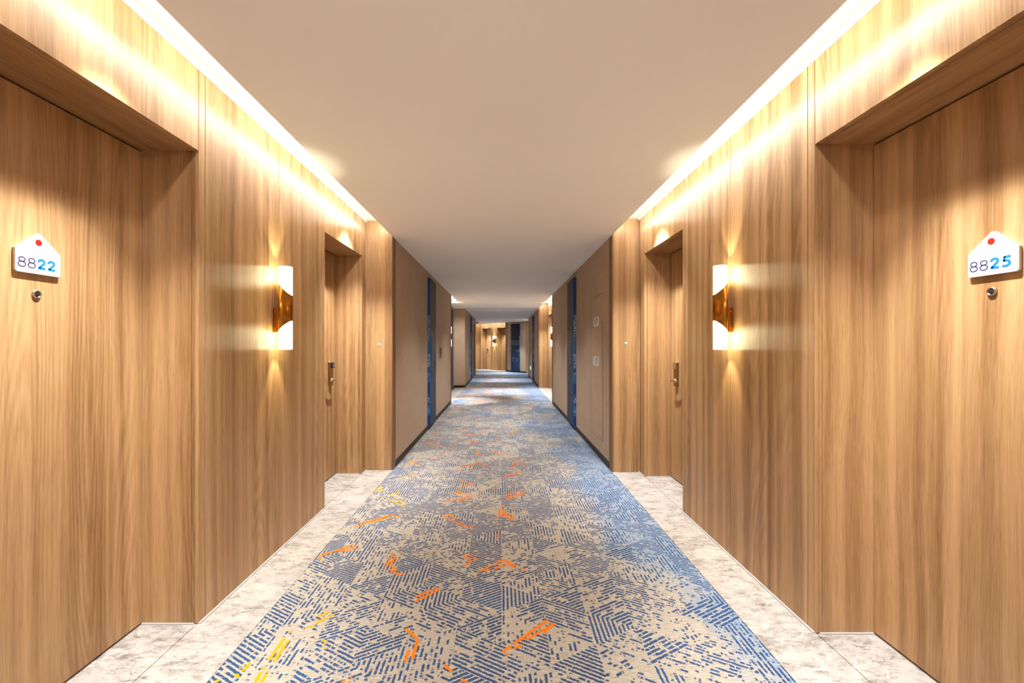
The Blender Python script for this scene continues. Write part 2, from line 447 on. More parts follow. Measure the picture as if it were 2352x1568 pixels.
orange_data = []
def oz(ox, oy, s, l):
    for e in l:
        q_ = [ox+e[0]/s, oy+e[1]/s, ox+e[2]/s, oy+e[3]/s]
        orange_data.append(q_)
oz(700, 1100, 3.35, [(540,100,585,50),(575,92,592,66),(635,130,735,97),(625,145,770,215),(700,150,770,183),(690,120,722,104),
 (385,352,640,280),(382,372,690,268),(520,336,690,288),(705,285,735,298),(1130,95,1230,135),(1160,92,1295,128),(1070,180,1290,131),(1180,168,1250,151),
 (1180,0,1310,38),(1160,75,1290,40),(1535,150,1720,92),(1530,131,1660,90),(1560,156,1690,108),(1520,198,1521,216),(1495,290,1500,225),(1517,285,1523,235),
 (1525,265,1625,300),(1540,285,1612,320),(1550,253,1600,275),(1055,282,1255,378),(1080,262,1180,305),(1200,333,1240,350),(1255,376,1310,350),
 (1455,436,1500,430),(1465,450,1505,445),(95,600,375,502),(130,578,420,512),(250,562,400,536),(105,600,130,625),(625,675,680,565),(662,650,705,590),
 (655,660,712,700),(648,690,725,742),(728,740,770,722),(698,636,716,626),(735,575,745,560),(725,528,735,524),(1250,580,1330,615),(1225,590,1285,632),(1220,668,1285,635),
 (1335,715,1530,620),(1530,620,1630,670),(1548,642,1610,682),(1460,695,1540,650),(1385,712,1425,698),(1665,688,1700,705),(845,912,1020,835),(850,940,1035,852),
 (95,1060,205,1015),(100,1097,230,1042),(0,1150,75,1126),(80,1114,150,1090),(135,1235,165,1270),(160,1308,200,1290),(775,1150,870,1235),(870,1235,825,1395),(805,1310,775,1405),
 (1870,1085,1520,1330),(1925,1112,1700,1238),(1670,1270,1610,1310),(1545,1350,1572,1340),(1925,1108,1840,1185),(1070,1430,1135,1480),(290,1568,315,1525),(340,1568,362,1525),(1200,1540,1260,1568)])
oz(460, 1120, 3.5, [(545,1390,690,1195),(590,1400,710,1225),(340,1475,412,1390),(440,1568,515,1440),(490,1568,545,1470),(280,1500,315,1525),(110,1560,190,1537),(715,1165,745,1150)])
oz(900, 840, 4.523, [(665,1075,890,1005),(700,1060,880,1022),(890,1005,1005,1030),(905,1030,975,1045),(1000,890,1180,930),(1060,902,1200,914),(1195,945,1350,985),(1360,985,1376,1035),
 (1302,1040,1305,995),(1205,1065,1310,1037),(1250,1030,1262,1010),(1140,1165,1360,1100),(1150,1145,1330,1106),(160,995,300,1040),(135,1020,180,1035),(105,1055,145,1070),(170,1095,235,1107),
 (80,1165,260,1130),(390,975,480,955),(180,990,290,1015),(500,920,525,905),(520,930,536,908),(875,915,886,900),(895,915,905,895),(840,932,960,920),(340,788,500,812),(380,795,530,765),(350,802,610,860),
 (600,820,660,840),(660,800,700,790),(780,770,920,795),(770,815,940,790),(830,817,900,797),(1080,750,1095,725),(990,830,1015,815),(1040,802,1140,785),(1140,805,1230,825),(740,845,780,851),
 (730,705,790,725),(800,725,970,685),(770,715,900,702),(1225,700,1230,680),(1250,702,1256,665),(745,660,770,635),(660,675,740,660),(960,655,1080,635),(880,620,905,605),(520,630,540,605),
 (1140,610,1290,595),(580,600,650,590),(870,570,940,560),(420,690,480,720),(380,650,420,655),(430,630,500,641),(750,538,805,546),(1010,530,1040,525),(1060,541,1150,534),(500,526,610,515),
 (580,485,700,471),(640,435,710,446),(1125,470,1145,455),(930,480,1010,488),(1150,440,1250,430),(980,441,1020,434),(810,391,830,387),(1120,347,1150,340),(860,411,900,405),(680,331,760,325),(970,380,1040,371),(160,891,220,885)])
cp = empty('carpet'); tag(cp, 'long hotel corridor carpet with broken navy hatching and orange strokes', 'carpet')
def far_y(x): return (C_FAR - M_.x*x)/M_.y
SEAM = .355
endR = M_*C_FAR + D_*22; endL = M_*11.02 + D_*22
cl = [(-W_IN, -5.5), (SEAM-.0003, -5.5), (SEAM-.0003, far_y(SEAM)), (endR.x, endR.y), (endL.x, endL.y), (-W_IN, 18.7)]
cr = [(SEAM+.0003, -5.5), (W_IN, -5.5), (W_IN, 18.0), (1.5, 18.0), (1.5, far_y(1.5)), (SEAM+.0003, far_y(SEAM))]
MB().prism(P3(cl, -.012), (0, 0, .012)).build('carpet_strip', CARPET, cp)
MB().prism(P3(cr, -.012), (0, 0, .012)).build('carpet_strip', CARPET, cp)
ob_, am_ = MB(), MB()
def stroke(mb, x0, y0, x1, y1, w_):
    """a ragged tufted stroke lying in the pile"""
    a, c = Vector((x0, y0, 0)), Vector((x1, y1, 0)); L = (c-a).length
    if L < .004: return
    t = (c-a)/L; n_ = Vector((-t.y, t.x, 0)); k = max(2, min(40, int(L/.008)))
    i = 0; zz = random.uniform(.0006, .0012)
    while i < k:
        run = random.randint(max(1, k//2), k)
        j = min(k, i+run)
        if j-i >= 1:
            l_, r_ = [], []
            for s_ in range(i, j+1):
                p = a+t*(L*s_/k)
                e_ = .55 if s_ in (i, j) else 1
                l_.append(p+n_*w_*.5*e_*random.uniform(.75, 1.15)); r_.append(p-n_*w_*.5*e_*random.uniform(.75, 1.15))
            vs = [p+Vector((0, 0, zz)) for p in l_+r_]; m_ = len(l_)
            mb.add(vs, [(q_, q_+1, m_+q_+1, m_+q_) for q_ in range(m_-1)])
        i = j + (1 if random.random() < .5 else 0)
for x0, y0, x1, y1 in orange_data:
    if min(y0, y1) < 800: continue
    Y0, Y1 = 1270/(y0-793), 1270/(y1-793)
    X0, X1 = (x0-1152)*Y0/1000, (x1-1152)*Y1/1000
    X0 = max(-W_IN+.012, min(W_IN-.01, X0)); X1 = max(-W_IN+.012, min(W_IN-.01, X1))
    L = math.hypot(X1-X0, Y1-Y0)
    amber = (X0 < -.75 and Y0 < 4.4 and (Y0 < 2.05 or Y0 > 3.3)) or (random.random() < .06)
    stroke(am_ if amber else ob_, X0, Y0, X1, Y1, .0155)
for k in range(150):                                   # the same print carried on down the corridor
    x = random.triangular(-1.05, .9, -.7); y = random.uniform(9.6, 20); a = random.choice((PI/2, PI/6, -PI/6)); L = random.uniform(.05, .22)
    for e in range(random.randint(1, 3)):
        dx, dy = math.cos(a)*L/2, math.sin(a)*L/2; ox_, oy_ = -math.sin(a)*.025*e, math.cos(a)*.025*e
        if abs(x)+abs(dx)+.08 < W_IN and y+.2 < far_y(x): stroke(ob_, x-dx+ox_, y-dy+oy_, x+dx+ox_, y+dy+oy_, .0135)
tag(ob_.build('orange_pattern', ORANGE, cp), 'orange woven strokes', kind='stuff')
tag(am_.build('amber_pattern', AMBER, cp), 'amber woven strokes', kind='stuff')

cpoly = [(-W_IN, -5.5), (W_IN, -5.5), (W_IN, 18.0), (1.5, 18.0), (1.5, far_y(1.5)), (endR.x, endR.y), (endL.x, endL.y), (-W_IN, 18.7)]
ce = MB().prism(P3(cpoly, Z_C), (0, 0, .02)).build('ceiling', CEIL)
tag(ce, 'flat white painted ceiling running the length of the corridor', 'ceiling', kind='structure')
MB().box(-7, 3.2, -5.7, 27, Z_CV+.10, Z_CV+.2).build('upper_slab', DARK, ce)
MB().box(-1.42, -W_IN, 11.36, 13.13, Z_C, Z_C+.02).build('ceiling_panel', CEIL, ce)
MB().box(-W_IN+.005, W_IN-.005, 13.06, 13.075, Z_C-.004, Z_C).build('shadow_gap', DARK, ce)
def cove(fr, u0, u1, setback, edge=0.0):
    """cove over a wood alcove: top, back and end faces, and the white bead along the wood"""
    b = MB(); fr.box(b, u0-.05, u1+.05, -.16, setback+.05, Z_CV, Z_CV+.05)
    fr.box(b, u0-.05, u1+.05, -.16, -.12, Z_C+.02, Z_CV)
    b.build('cove', COVE, ce)
    b = MB(); fr.box(b, u0, u1, setback-.006, setback, Z_CV-.014, Z_CV); b.build('cove_trim', COVE, ce)

# ------------------------------------------------------------------ walls
wl = empty('wall_left'); wr = empty('wall_right'); wb = empty('wall_back'); wf = empty('wall_front')
tag(wl, 'left corridor wall with oak alcoves and beige fabric stretches', 'wall', kind='structure')
tag(wr, 'right corridor wall with oak alcoves and beige fabric stretches', 'wall', kind='structure')
tag(wb, 'oblique wall closing the far end of the corridor at the bend', 'wall', kind='structure')
tag(wf, 'fabric wall closing the corridor behind the viewpoint', 'wall', kind='structure')
door_no = [0]
SB = W_OUT-W_IN            # setback of the wood face behind the fabric face
def panel(fr, par, u0, u1, z0, z1, v=SB, gap=.0015, mat=None, name='wood_panel', t=.018):
    b = MB(); fr.box(b, u0+gap, u1-gap, v, v+t, z0, z1); return b.build(name, mat or WOOD, par)
def core(fr, par, u0, u1, v0, v1, z0=0, z1=Z_CV):
    b = MB(); fr.box(b, u0, u1, v0, v1, z0, z1); return b.build('wall_core', DARK, par)
def bead(fr, par, u0, u1, v=SB):
    b = MB(); fr.box(b, u0, u1, v-.009, v+.002, -.001, .006); b.build('base_bead', BEAD, par)
def recess(fr, par, u0, u1, v=SB, depth=DOORX-W_OUT, label='', ztop=Z_CV, soffit=None, lock=True, peep=True, lock_far=True):
    """door recess between u0 and u1: header, soffit, two jambs, and the door leaf with its fittings"""
    vd = v+depth
    panel(fr, par, u0, u1, Z_H, ztop, v, name='header_panel')
    b = MB(); fr.box(b, u0-.02, u1+.02, v+.0185, v+.030, Z_H, Z_H+.016); fr.box(b, u0-.02, u1+.02, v+.032, vd+.06, Z_H, Z_H+.016)
    b.build('soffit_panel', soffit or WOOD_Y, par)
    for a, c in ((u0-.016, u0), (u1, u1+.016)):
        b = MB(); fr.box(b, a, c, v+.0185, v+.030, 0, Z_H); fr.box(b, a, c, v+.032, vd+.06, 0, Z_H); b.build('jamb_panel', WOOD, par)
    core(fr, par, u0-.02, u1+.02, vd+.07, vd+.12); core(fr, par, u0-.02, u1+.02, v+.019, vd+.12, Z_H+.017, ztop)
    b = MB(); bead_v = vd
    fr.box(b, u0, u0+.0, 0, 0, 0, 0) if False else None
    for a in (u0, u1-.008):
        fr.box(b, a, a+.008, v+.02, vd, -.001, .005)
    b.build('base_bead', BEAD, par)
    door_no[0] += 1
    nm = 'door_%d' % door_no[0]
    o = fr.p((u0+u1)/2, vd, 0)
    b = MB(); fr.box(b, u0+.003, u1-.003, vd, vd+.045, .009, Z_H-.009)
    leaf = b.build(nm, WOOD, None, o)
    tag(leaf, label, 'door', kind='structure')
    b = MB(); fr.box(b, u0, u1, vd+.012, vd+.055, Z_H-.014, Z_H-.001); fr.box(b, u0, u1, vd+.012, vd+.055, -.018, .012)
    b.build('door_seal', DARK, leaf, o)
    c = (u0+u1)/2
    if peep:
        zc = 1.45; b = MB(); n_ = -fr.v
        b.lathe(fr.p(c, vd, zc), n_, [(.0150, -.002), (.0150, .003), (.0142, .006), (.0130, .0075), (.0104, .0075), (.0098, .004)], 32, True, False)
        ph = b.build('peephole', CHROME, leaf, o)
        b = MB(); b.lathe(fr.p(c, vd, zc), n_, [(.0102, .003), (.0088, .0052), (.005, .0066), (.001, .007)], 24); b.build('lens', LENS, ph, o)
    if lock: make_lock(fr, leaf, o, (u1-.155) if lock_far else (u0+.155), vd, -1 if lock_far else 1)
    return leaf, o
def make_lock(fr, leaf, o, u, vd, away):
    """tall electronic lock plate: plate, card reader, lever handle"""
    z0 = .888
    b = MB(); fr.box(b, u-.034, u+.034, vd-.024, vd, z0, z0+.222)
    lk = b.build('door_lock', LOCKM, leaf, o, bevel=.006)
    lk['label'] = 'electronic card lock plate'
    b = MB(); fr.box(b, u-.030, u+.030, vd-.036, vd-.020, z0+.165, z0+.216); b.build('card_reader', BLACK if fr is not FR else CHROME, lk, o, bevel=.004)
    b = MB(); fr.box(b, u-.036, u+.036, vd-.030, vd, z0+.2165, z0+.2235); b.build('lock_cap', CHROME, lk, o, bevel=.002)
    b = MB(); fr.box(b, u-.010, u+.010, vd-.0375, vd-.0355, z0+.178, z0+.200)
    if fr is not FR: b.build('blue_light', BLUELED, lk, o)
    zc = z0+.056
    b = MB(); b.lathe(fr.p(u, vd-.022, zc), -fr.v, [(.016, 0), (.016, .006), (.009, .009), (.009, .040), (.0105, .044)], 20)
    pts = [fr.p(u-away*.004, vd-.060, zc), fr.p(u+away*.02, vd-.062, zc), fr.p(u+away*.06, vd-.061, zc), fr.p(u+away*.105, vd-.056, zc), fr.p(u+away*.115, vd-.054, zc)]
    hz = [.0115, .0125, .0125, .0115, .008]; rs = []
    for p, h in zip(pts, hz):
        rs.append([p+fr.v*(.0075*math.cos(2*PI*i/16))+Vector((0, 0, h*math.sin(2*PI*i/16))) for i in range(16)])
    b.rings(rs); b.build('lever_handle', CHROME, lk, o)

def fabric_run(fr, par, u0, u1, v=0.0, cuts=(), base=True):
    b = MB(); fr.box(b, u0, u1, v, v+.02, .070, Z_C); b.build('fabric_panel', FABRIC, par)
    core(fr, par, u0, u1, v+.021, v+.10)
    if base:
        b = MB(); fr.box(b, u0, u1, v-.004, v+.02, -.012, .069); b.build('baseboard', BASEB, par, bevel=.002)

def alcove(fr, par, y, names, shade='', sb=SB, fit2=True):
    """y: start return, recess 1 (a,b), panels ..., recess 2 (a,b), end return"""
    s0, (a1, b1), seams, (a2, b2), e0 = y
    panel(fr, par, s0+.02, a1, 0, Z_CV, sb)
    recess(fr, par, a1, b1, sb, label=names[0], lock_far=False)
    st = seams[0]
    panel(fr, par, b1, st, 0, Z_CV, sb, gap=.0025)
    b = MB(); fr.box(b, st-.0012, st+.0012, sb+.002, sb+.018, 0, Z_CV); b.build('joint_inlay', TRIMM if fr is FL else DARK, par)
    for p, q_ in zip(seams[:-1], seams[1:]): panel(fr, par, p+.002, q_, 0, Z_CV, sb)
    panel(fr, par, seams[-1], a2, 0, Z_CV, sb)
    recess(fr, par, a2, b2, sb, label=names[1])
    panel(fr, par, b2, e0-.018, 0, Z_CV, sb)
    core(fr, par, s0, a1-.016, sb+.019, sb+.30); core(fr, par, b1+.016, a2-.016, sb+.019, sb+.30); core(fr, par, b2+.016, e0+.05, sb+.019, sb+.30)
    # returns: wood faces across the step, their edge strips on the fabric side
    for u, sg in ((s0, -1), (e0, 1)):
        b = MB(); fr.box(b, min(u, u+sg*.018), max(u, u+sg*.018), 0.012, sb+.018, 0, Z_CV); b.build('return_panel', WOOD, par)
        b = MB(); fr.box(b, min(u, u+sg*.125), max(u, u+sg*.125), 0, .012, 0, Z_C); b.build('edge_strip', BRONZE, par)
        core(fr, par, min(u+sg*.019, u+sg*.13), max(u+sg*.019, u+sg*.13), .0125, .10)
    bead(fr, par, b1, a2, sb); bead(fr, par, b2, e0, sb); bead(fr, par, s0, a1, sb)
    cove(fr, s0, e0, sb)

def shift(y, d): return (y[0]+d, (y[1][0]+d, y[1][1]+d), [t+d for t in y[2]], (y[3][0]+d, y[3][1]+d), y[4]+d)
YR = (.84, (.987, 1.921), [1.967, 2.632, 3.277], (3.325, 4.216), 4.37)
YL = (.91, (1.08, 1.987), [2.031, 2.701, 3.373], (3.406, 4.308), 4.44)
MOD = 8.68
alcove(FL, wl, YL, ('oak guest room door with peephole at the near left edge', 'oak guest room door in the left recess beyond the wall lamp'))
alcove(FR, wr, YR, ('oak guest room door with peephole at the near right edge', 'oak guest room door in the right recess beyond the wall lamp'))
YR2 = shift(YR, MOD)
alcove(FR, wr, YR2, ('oak door hidden at the start of the second right alcove', 'oak door at the far end of the second right alcove'))
# second left alcove: one door, then a fabric bay carrying an art panel
s0, (a1, b1), e0 = .91+MOD, (1.08+MOD, 1.987+MOD), 11.36
panel(FL, wl, s0+.02, a1, 0, Z_CV); recess(FL, wl, a1, b1, SB, label='oak door hidden at the start of the second left alcove')
panel(FL, wl, b1, 2.701+MOD-.35, 0, Z_CV); panel(FL, wl, 2.701+MOD-.35, e0, 0, Z_CV)
core(FL, wl, s0, a1-.016, SB+.019, SB+.3); core(FL, wl, b1+.016, e0, SB+.019, SB+.3)
b = MB(); FL.box(b, s0-.018, s0, .012, SB+.018, 0, Z_CV); b.build('return_panel', WOOD, wl)
b = MB(); FL.box(b, s0-.125, s0, 0, .012, 0, Z_C); b.build('edge_strip', BRONZE, wl)
core(FL, wl, s0-.13, s0-.019, .0125, .1)
cove(FL, s0, e0, SB); b = MB(); FL.box(b, e0, e0+.04, -.14, .31, Z_C+.02, Z_CV); b.build('cove', COVE, ce); bead(FL, wl, b1, e0)
fabric_run(FL, wl, e0, 13.13, .31)
b = MB(); FL.box(b, 13.13, 13.15, .0, .31, .07, Z_C); b.build('fabric_panel', FABRIC, wl)
b = MB(); FL.box(b, 13.126, 13.15, .0, .306, -.012, .069); b.build('baseboard', BASEB, wl)
# fabric stretches
fabric_run(FL, wl, -5.5, .91-.127); fabric_run(FR, wr, -5.5, .84-.127)
fabric_run(FL, wl, 4.44+.127, .91+MOD-.127)
fabric_run(FR, wr, 4.37+.127, .84+MOD-.127)
fabric_run(FL, wl, 13.152, 16.45); fabric_run(FR, wr, 13.05+.127, 18.0)
for fr, par, u in ((FL, wl, .91+MOD-.03), (FR, wr, .84+MOD-.03), (FR, wr, 17.985), (FL, wl, 18.685)):
    b = MB(); fr.box(b, u, u+.03, -.006, .004, 0, Z_C); b.build('corner_trim', TRIMM, par)
# oak cladding and door at the end of the left wall
panel(FL, wl, 16.45, 17.3, 0, Z_C, 0.0); panel(FL, wl, 18.2, 18.7, 0, Z_C, 0.0)
recess(FL, wl, 17.3, 18.2, 0.0, label='dark recessed door at the far end of the left wall', ztop=Z_C)
core(FL, wl, 16.45, 17.284, .019, .3); core(FL, wl, 18.216, 18.7, .019, .3)
# right-hand pocket by the bend
b = MB(); b.box(1.11, 1.5, 17.98, 18.0, 0, Z_C); b.build('fabric_panel', FABRIC, wr)
b = MB(); b.box(1.5, 1.52, 18.0, far_y(1.5)+.1, 0, Z_C); b.build('fabric_panel', FABRIC, wr)
# behind the viewpoint
b = MB(); b.box(-W_IN, W_IN, -5.55, -5.5, 0, Z_C); b.build('fabric_panel', FABRIC, wf)
# oblique far wall
FF = Frame(M_*C_FAR, D_, M_)
fabric_run(FF, wb, 14.757, 16.11); panel(FF, wb, 14.2, 14.757, 0, Z_C, 0.0)
b = MB(); FF.box(b, 16.11, 16.234, 0, .012, 0, Z_C); b.build('edge_strip', BRONZE, wb); core(FF, wb, 16.11, 16.23, .0125, .1)
b = MB(); FF.box(b, 16.216, 16.234, .012, SB, 0, Z_CV); b.build('return_panel', WOOD, wb)
WOOD_X = WOOD_Y
panel(FF, wb, 16.234, 16.317, 0, Z_CV); recess(FF, wb, 16.317, 17.217, SB, label='oak door of the far wall half hidden beside the blue art panel', lock_far=False)
panel(FF, wb, 17.217, 17.75, 0, Z_CV); recess(FF, wb, 17.75, 18.479, SB, label='oak door of the far wall left of its wall lamp')
panel(FF, wb, 18.479, 18.70, 0, Z_CV)
core(FF, wb, 16.2, 16.30, SB+.019, SB+.3); core(FF, wb, 17.233, 17.734, SB+.019, SB+.3); core(FF, wb, 18.495, 18.75, SB+.019, SB+.3)
b = MB(); FF.box(b, 18.70, 18.718, .012, SB+.018, 0, Z_CV); b.build('return_panel', WOOD, wb)
b = MB(); FF.box(b, 18.70, 18.82, 0, .012, 0, Z_C); b.build('edge_strip', BRONZE, wb); core(FF, wb, 18.72, 18.82, .0125, .1)
fabric_run(FF, wb, 18.82, 22.0); cove(FF, 16.234, 18.70, SB)
FE = Frame(M_*11.02, D_, -M_)
fabric_run(FE, wb, 15.15, 22.0)
pe = M_*11.02 + D_*22
b = MB(); b.prism([(endR.x, endR.y, 0), (endL.x, endL.y, 0), (endL.x+D_.x*.05, endL.y+D_.y*.05, 0), (endR.x+D_.x*.05, endR.y+D_.y*.05, 0)], (0, 0, Z_C)); b.build('fabric_panel', FABRIC, wb)

# stone borders and thresholds
for s, y in ((1, YR), (-1, YL), (1, YR2)):
    tile(s*(W_IN+.003), s*(1.391-J), y[0], y[4])
    for a, c in (y[1], y[3]): tile(s*(1.391+J), s*1.71, a, c)
tile(-(W_IN+J), -(1.391-J), s0, 13.126); tile(-(1.391+J), -1.71, a1, b1); tile(-(1.391+J), -1.419, e0, 13.126)
for u0, u1, v0, v1 in ((16.234, 18.70, .001, SB+.008), (16.317, 17.217, SB+.010, SB+.32), (17.75, 18.479, SB+.010, SB+.32)):
    b = MB(); FF.box(b, u0, u1, v0, v1, -.02, -.001); b.build('stone_tile', STONE, fl)
b = MB(); FL.box(b, 17.3, 18.2, .001, .32, -.02, -.001); b.build('stone_tile', STONE, fl)

# ------------------------------------------------------------------ wall lamps
def sconce(fr, u, v, label, group='twin tube wall lamps'):
    """brass sleeve cut aslant at both ends, a lit frosted tube in each end, a bracket to the wall"""
    cx, R = v-.066, .038
    o = fr.p(u, v, 1.245)
    root = empty('wall_sconce', o); tag(root, label, 'wall lamp', group)
    def ring(r, z, n=44):
        return [fr.p(u+r*math.cos(2*PI*i/n), cx+r*math.sin(2*PI*i/n), z(r*math.sin(2*PI*i/n)) if callable(z) else z) for i in range(n)]
    R2 = .0415
    top = lambda a: 1.614+(a/R2)*.041; bot = lambda a: 1.384-(a/R2)*.036
    b = MB(); b.rings([ring(R2, bot), ring(R2, top), ring(R2-.0016, top), ring(R2-.0016, bot), ring(R2, bot)], False, False)
    b.build('sleeve', BRASS, root, o)
    for z0, z1, bz in ((1.51, 1.748, 1.66), (1.245, 1.49, 1.335)):
        b = MB(); b.rings([ring(R, z0), ring(R, z1), ring(R-.002, z1), ring(R-.002, z0), ring(R, z0)], False, False)
        b.build('glass_tube', GLASS, root, o)
        l = bpy.data.lights.new('bulb_light', 'POINT'); l.energy = 8.0; l.color = (1, .90, .62); l.shadow_soft_size = .012
        lo = bpy.data.objects.new('bulb_light', l); COL.objects.link(lo); lo.location = fr.p(u, cx, bz)
    b = MB(); fr.box(b, u-.024, u+.024, cx+R2-.004, v, 1.35, 1.496); br = b.build('bracket', BRASS, root, o, bevel=.0015)
    for zz in (1.375, 1.473):
        for e in (-1, 1):
            b = MB(); b.lathe(fr.p(u+e*.024, v-.013, zz), fr.u*e, [(.003, 0), (.0026, .0016), (.0012, .0024)], 10); b.build('screw', CHROME, br, o)
    return root
sconce(FL, 2.655, SB, 'lit wall lamp on the near left oak wall, bronze sleeve between two glass tubes')
sconce(FR, 2.622, SB, 'lit wall lamp on the near right oak wall, bronze sleeve between two glass tubes')
sconce(FL, 11.15, SB, 'small distant lit wall lamp half hidden behind the left fabric corner')
sconce(FR, 11.30, SB, 'small distant lit wall lamp half hidden behind the right fabric corner')
sconce(FF, 17.43, SB, 'tiny lit wall lamp between the two doors of the far wall')

# ------------------------------------------------------------------ room number signs
def round_poly(pts, r, n=5):
    out = []; k = len(pts)
    for i in range(k):
        p, a, c = Vector(pts[i]), Vector(pts[i-1]), Vector(pts[(i+1) % k])
        d1, d2 = (a-p).normalized(), (c-p).normalized(); ang = d1.angle(d2); rr = r[i] if isinstance(r, (list, tuple)) else r
        L = rr/math.tan(ang/2); bis = (d1+d2).normalized(); ctr = p+bis*(rr/math.sin(ang/2))
        s_, e_ = (p+d1*L)-ctr, (p+d2*L)-ctr
        a0 = math.atan2(s_.y, s_.x); a1_ = math.atan2(e_.y, e_.x); da = (a1_-a0+PI) % (2*PI)-PI
        out += [(ctr.x+rr*math.cos(a0+da*t/n), ctr.y+rr*math.sin(a0+da*t/n)) for t in range(n+1)]
    return out
D2 = [[(.08,.66),(.11,.79),(.21,.88),(.37,.91),(.53,.87),(.61,.77),(.61,.66),(.55,.55),(.42,.41),(.27,.26),(.12,.11)], [(.03,.10),(.70,.10)]]
D5 = [[(.68,.90),(.18,.90)], [(.21,.95),(.17,.50)], [(.15,.54),(.28,.59),(.43,.58),(.56,.50),(.61,.36),(.57,.22),(.44,.12),(.27,.095),(.05,.14)]]
def ribbon(mb, pts, w_, tr, h):
    pts = [Vector(p) for p in pts]; L_, R_ = [], []
    for i, p in enumerate(pts):
        t = (pts[min(i+1, len(pts)-1)]-pts[max(i-1, 0)]).normalized(); n_ = Vector((-t.y, t.x))*w_/2
        L_.append(p+n_); R_.append(p-n_)
    for i in range(len(pts)-1):
        mb.prism([tr(q_.x, q_.y, 0) for q_ in (L_[i], L_[i+1], R_[i+1], R_[i])], tr(0, 0, h)-tr(0, 0, 0))
def room_sign(fr, u, v, z, digits, label):
    """house-shaped acrylic plate with a red disc and the room number"""
    o = fr.p(u, v, z)
    tr0 = lambda x, y, h: fr.p(u, v, z) + fr.r*x + Vector((0, 0, y)) - fr.v*h
    pts = round_poly([(-.0755, 0), (.0755, 0), (.0755, .081), (.002, .148), (-.0755, .081)], [.008, .008, .004, .012, .004])
    b = MB(); b.prism([tr0(x, y, .002) for x, y in pts], -fr.v*.010)
    root = b.build('room_sign', SIGNW, None, o, bevel=.0012, seg=1)
    tag(root, label, 'sign', 'house shaped room number signs')
    pin = round_poly([(-.0745, .001), (.0745, .001), (.0745, .0805), (.002, .1468), (-.0745, .0805)], [.008, .008, .004, .012, .004])
    b = MB(); b.prism([tr0(x, y, 0) for x, y in pin], -fr.v*.0022); b.build('backing_plate', SIGNEDGE, root, o)
    b = MB(); b.lathe(tr0(-.002, .112, .012), -fr.v, [(.0105, 0), (.0105, .0008)], 28); b.build('red_disc', RED, root, o)
    x = -.0675
    for k, dg in enumerate(digits):
        b = MB()
        if k < 2:
            for cy, rx, ry in ((.0445, .0098, .0075), (.0285, .0112, .0086)):
                n = 40; w_ = .0013
                for i in range(n):
                    a, c = 2*PI*i/n, 2*PI*(i+1)/n
                    qd = [(x+.0122+(rx+e)*math.cos(t), cy+(ry+e)*math.sin(t)) for t, e in ((a, w_), (c, w_), (c, -w_), (a, -w_))]
                    b.prism([tr0(X, Y, .012) for X, Y in qd], -fr.v*.0006)
            b.build('digit', NAVY, root, o); x += .031
        else:
            s_ = .0365
            for st in (D2 if dg == '2' else D5):
                ribbon(b, [(px*s_, py*s_) for px, py in st], .0074, lambda X, Y, h, x=x: tr0(x+X+.0005, Y+.0195, .012+h), .0006)
            b.build('digit', CYAN, root, o); x += .0335
    return root
VD = DOORX-W_IN
room_sign(FL, 1.533, VD, 1.519, '8822', 'white house-shaped sign reading 8822 on the near left door')
room_sign(FR, 1.4455, VD, 1.504, '8825', 'white house-shaped sign reading 8825 on the near right door')
room_sign(FF, 18.10, VD, 1.51, '', 'tiny white sign on the far wall door left of its lamp')
room_sign(FF, 16.77, VD, 1.51, '', 'tiny white sign on the far wall door beside the art panel')

# ------------------------------------------------------------------ doorbell buttons on the return panels
def bell(p, n_, label):
    """round button with a lit ring"""
    p = Vector(p); n_ = Vector(n_)
    b = MB(); b.lathe(p, n_, [(.0125, 0), (.0125, .003), (.0115, .004), (.0060, .004)], 28, True, False); r_ = b.build('doorbell_button', RINGG, None, p)
    tag(r_, label, 'button', 'green doorbell buttons')
    b = MB(); b.lathe(p, n_, [(.0060, .0035), (.0055, .005), (.003, .0055)], 20); b.build('push_centre', GREENB, r_, p)
bell((-1.2476, 4.44, 1.279), (0, -1, 0), 'small green ringed button on the oak return beside left fabric wall')
bell((1.248, 4.37, 1.292), (0, -1, 0), 'small green ringed button on the oak return beside right fabric wall')
bell((1.245, 13.05, 1.285), (0, -1, 0), 'tiny lit button on the distant oak return of the right alcove')
bell(FF.p(18.70, .11, 1.27), -D_, 'tiny green button on the far wall oak return')

# ------------------------------------------------------------------ art panels
def art(fr, u0, u1, v, label, th=.038, z0=.058, z1=2.282):
    o = fr.p((u0+u1)/2, v, z0)
    b = MB(); fr.box(b, u0, u1, v-th, v, z0, z1); r_ = b.build('art_panel', ARTE, None, o)
    tag(r_, label, 'picture', 'tall blue art panels')
    b = MB(); fr.box(b, u0+.001, u1-.001, v-th-.002, v-th+.001, z0+.001, z1-.001); b.build('printed_face', ARTF, r_, o)
art(FL, 6.53, 7.11, 0, 'tall blue edged art panel on the long left fabric wall')
art(FR, 6.47, 7.10, 0, 'tall blue edged art panel on right fabric wall past the cabinet')
art(FL, 11.8, 12.45, .31, 'tall dark art panel in the second left alcove behind the lamp')
art(FL, 15.5, 16.15, 0, 'narrow looking blue art panel beside dark door at left far end')
art(FR, 14.84, 15.42, 0, 'narrow looking blue art panel above the green exit sign')
art(FF, 15.17, 15.78, 0, 'dark blue cityscape art panel facing us on the far wall')

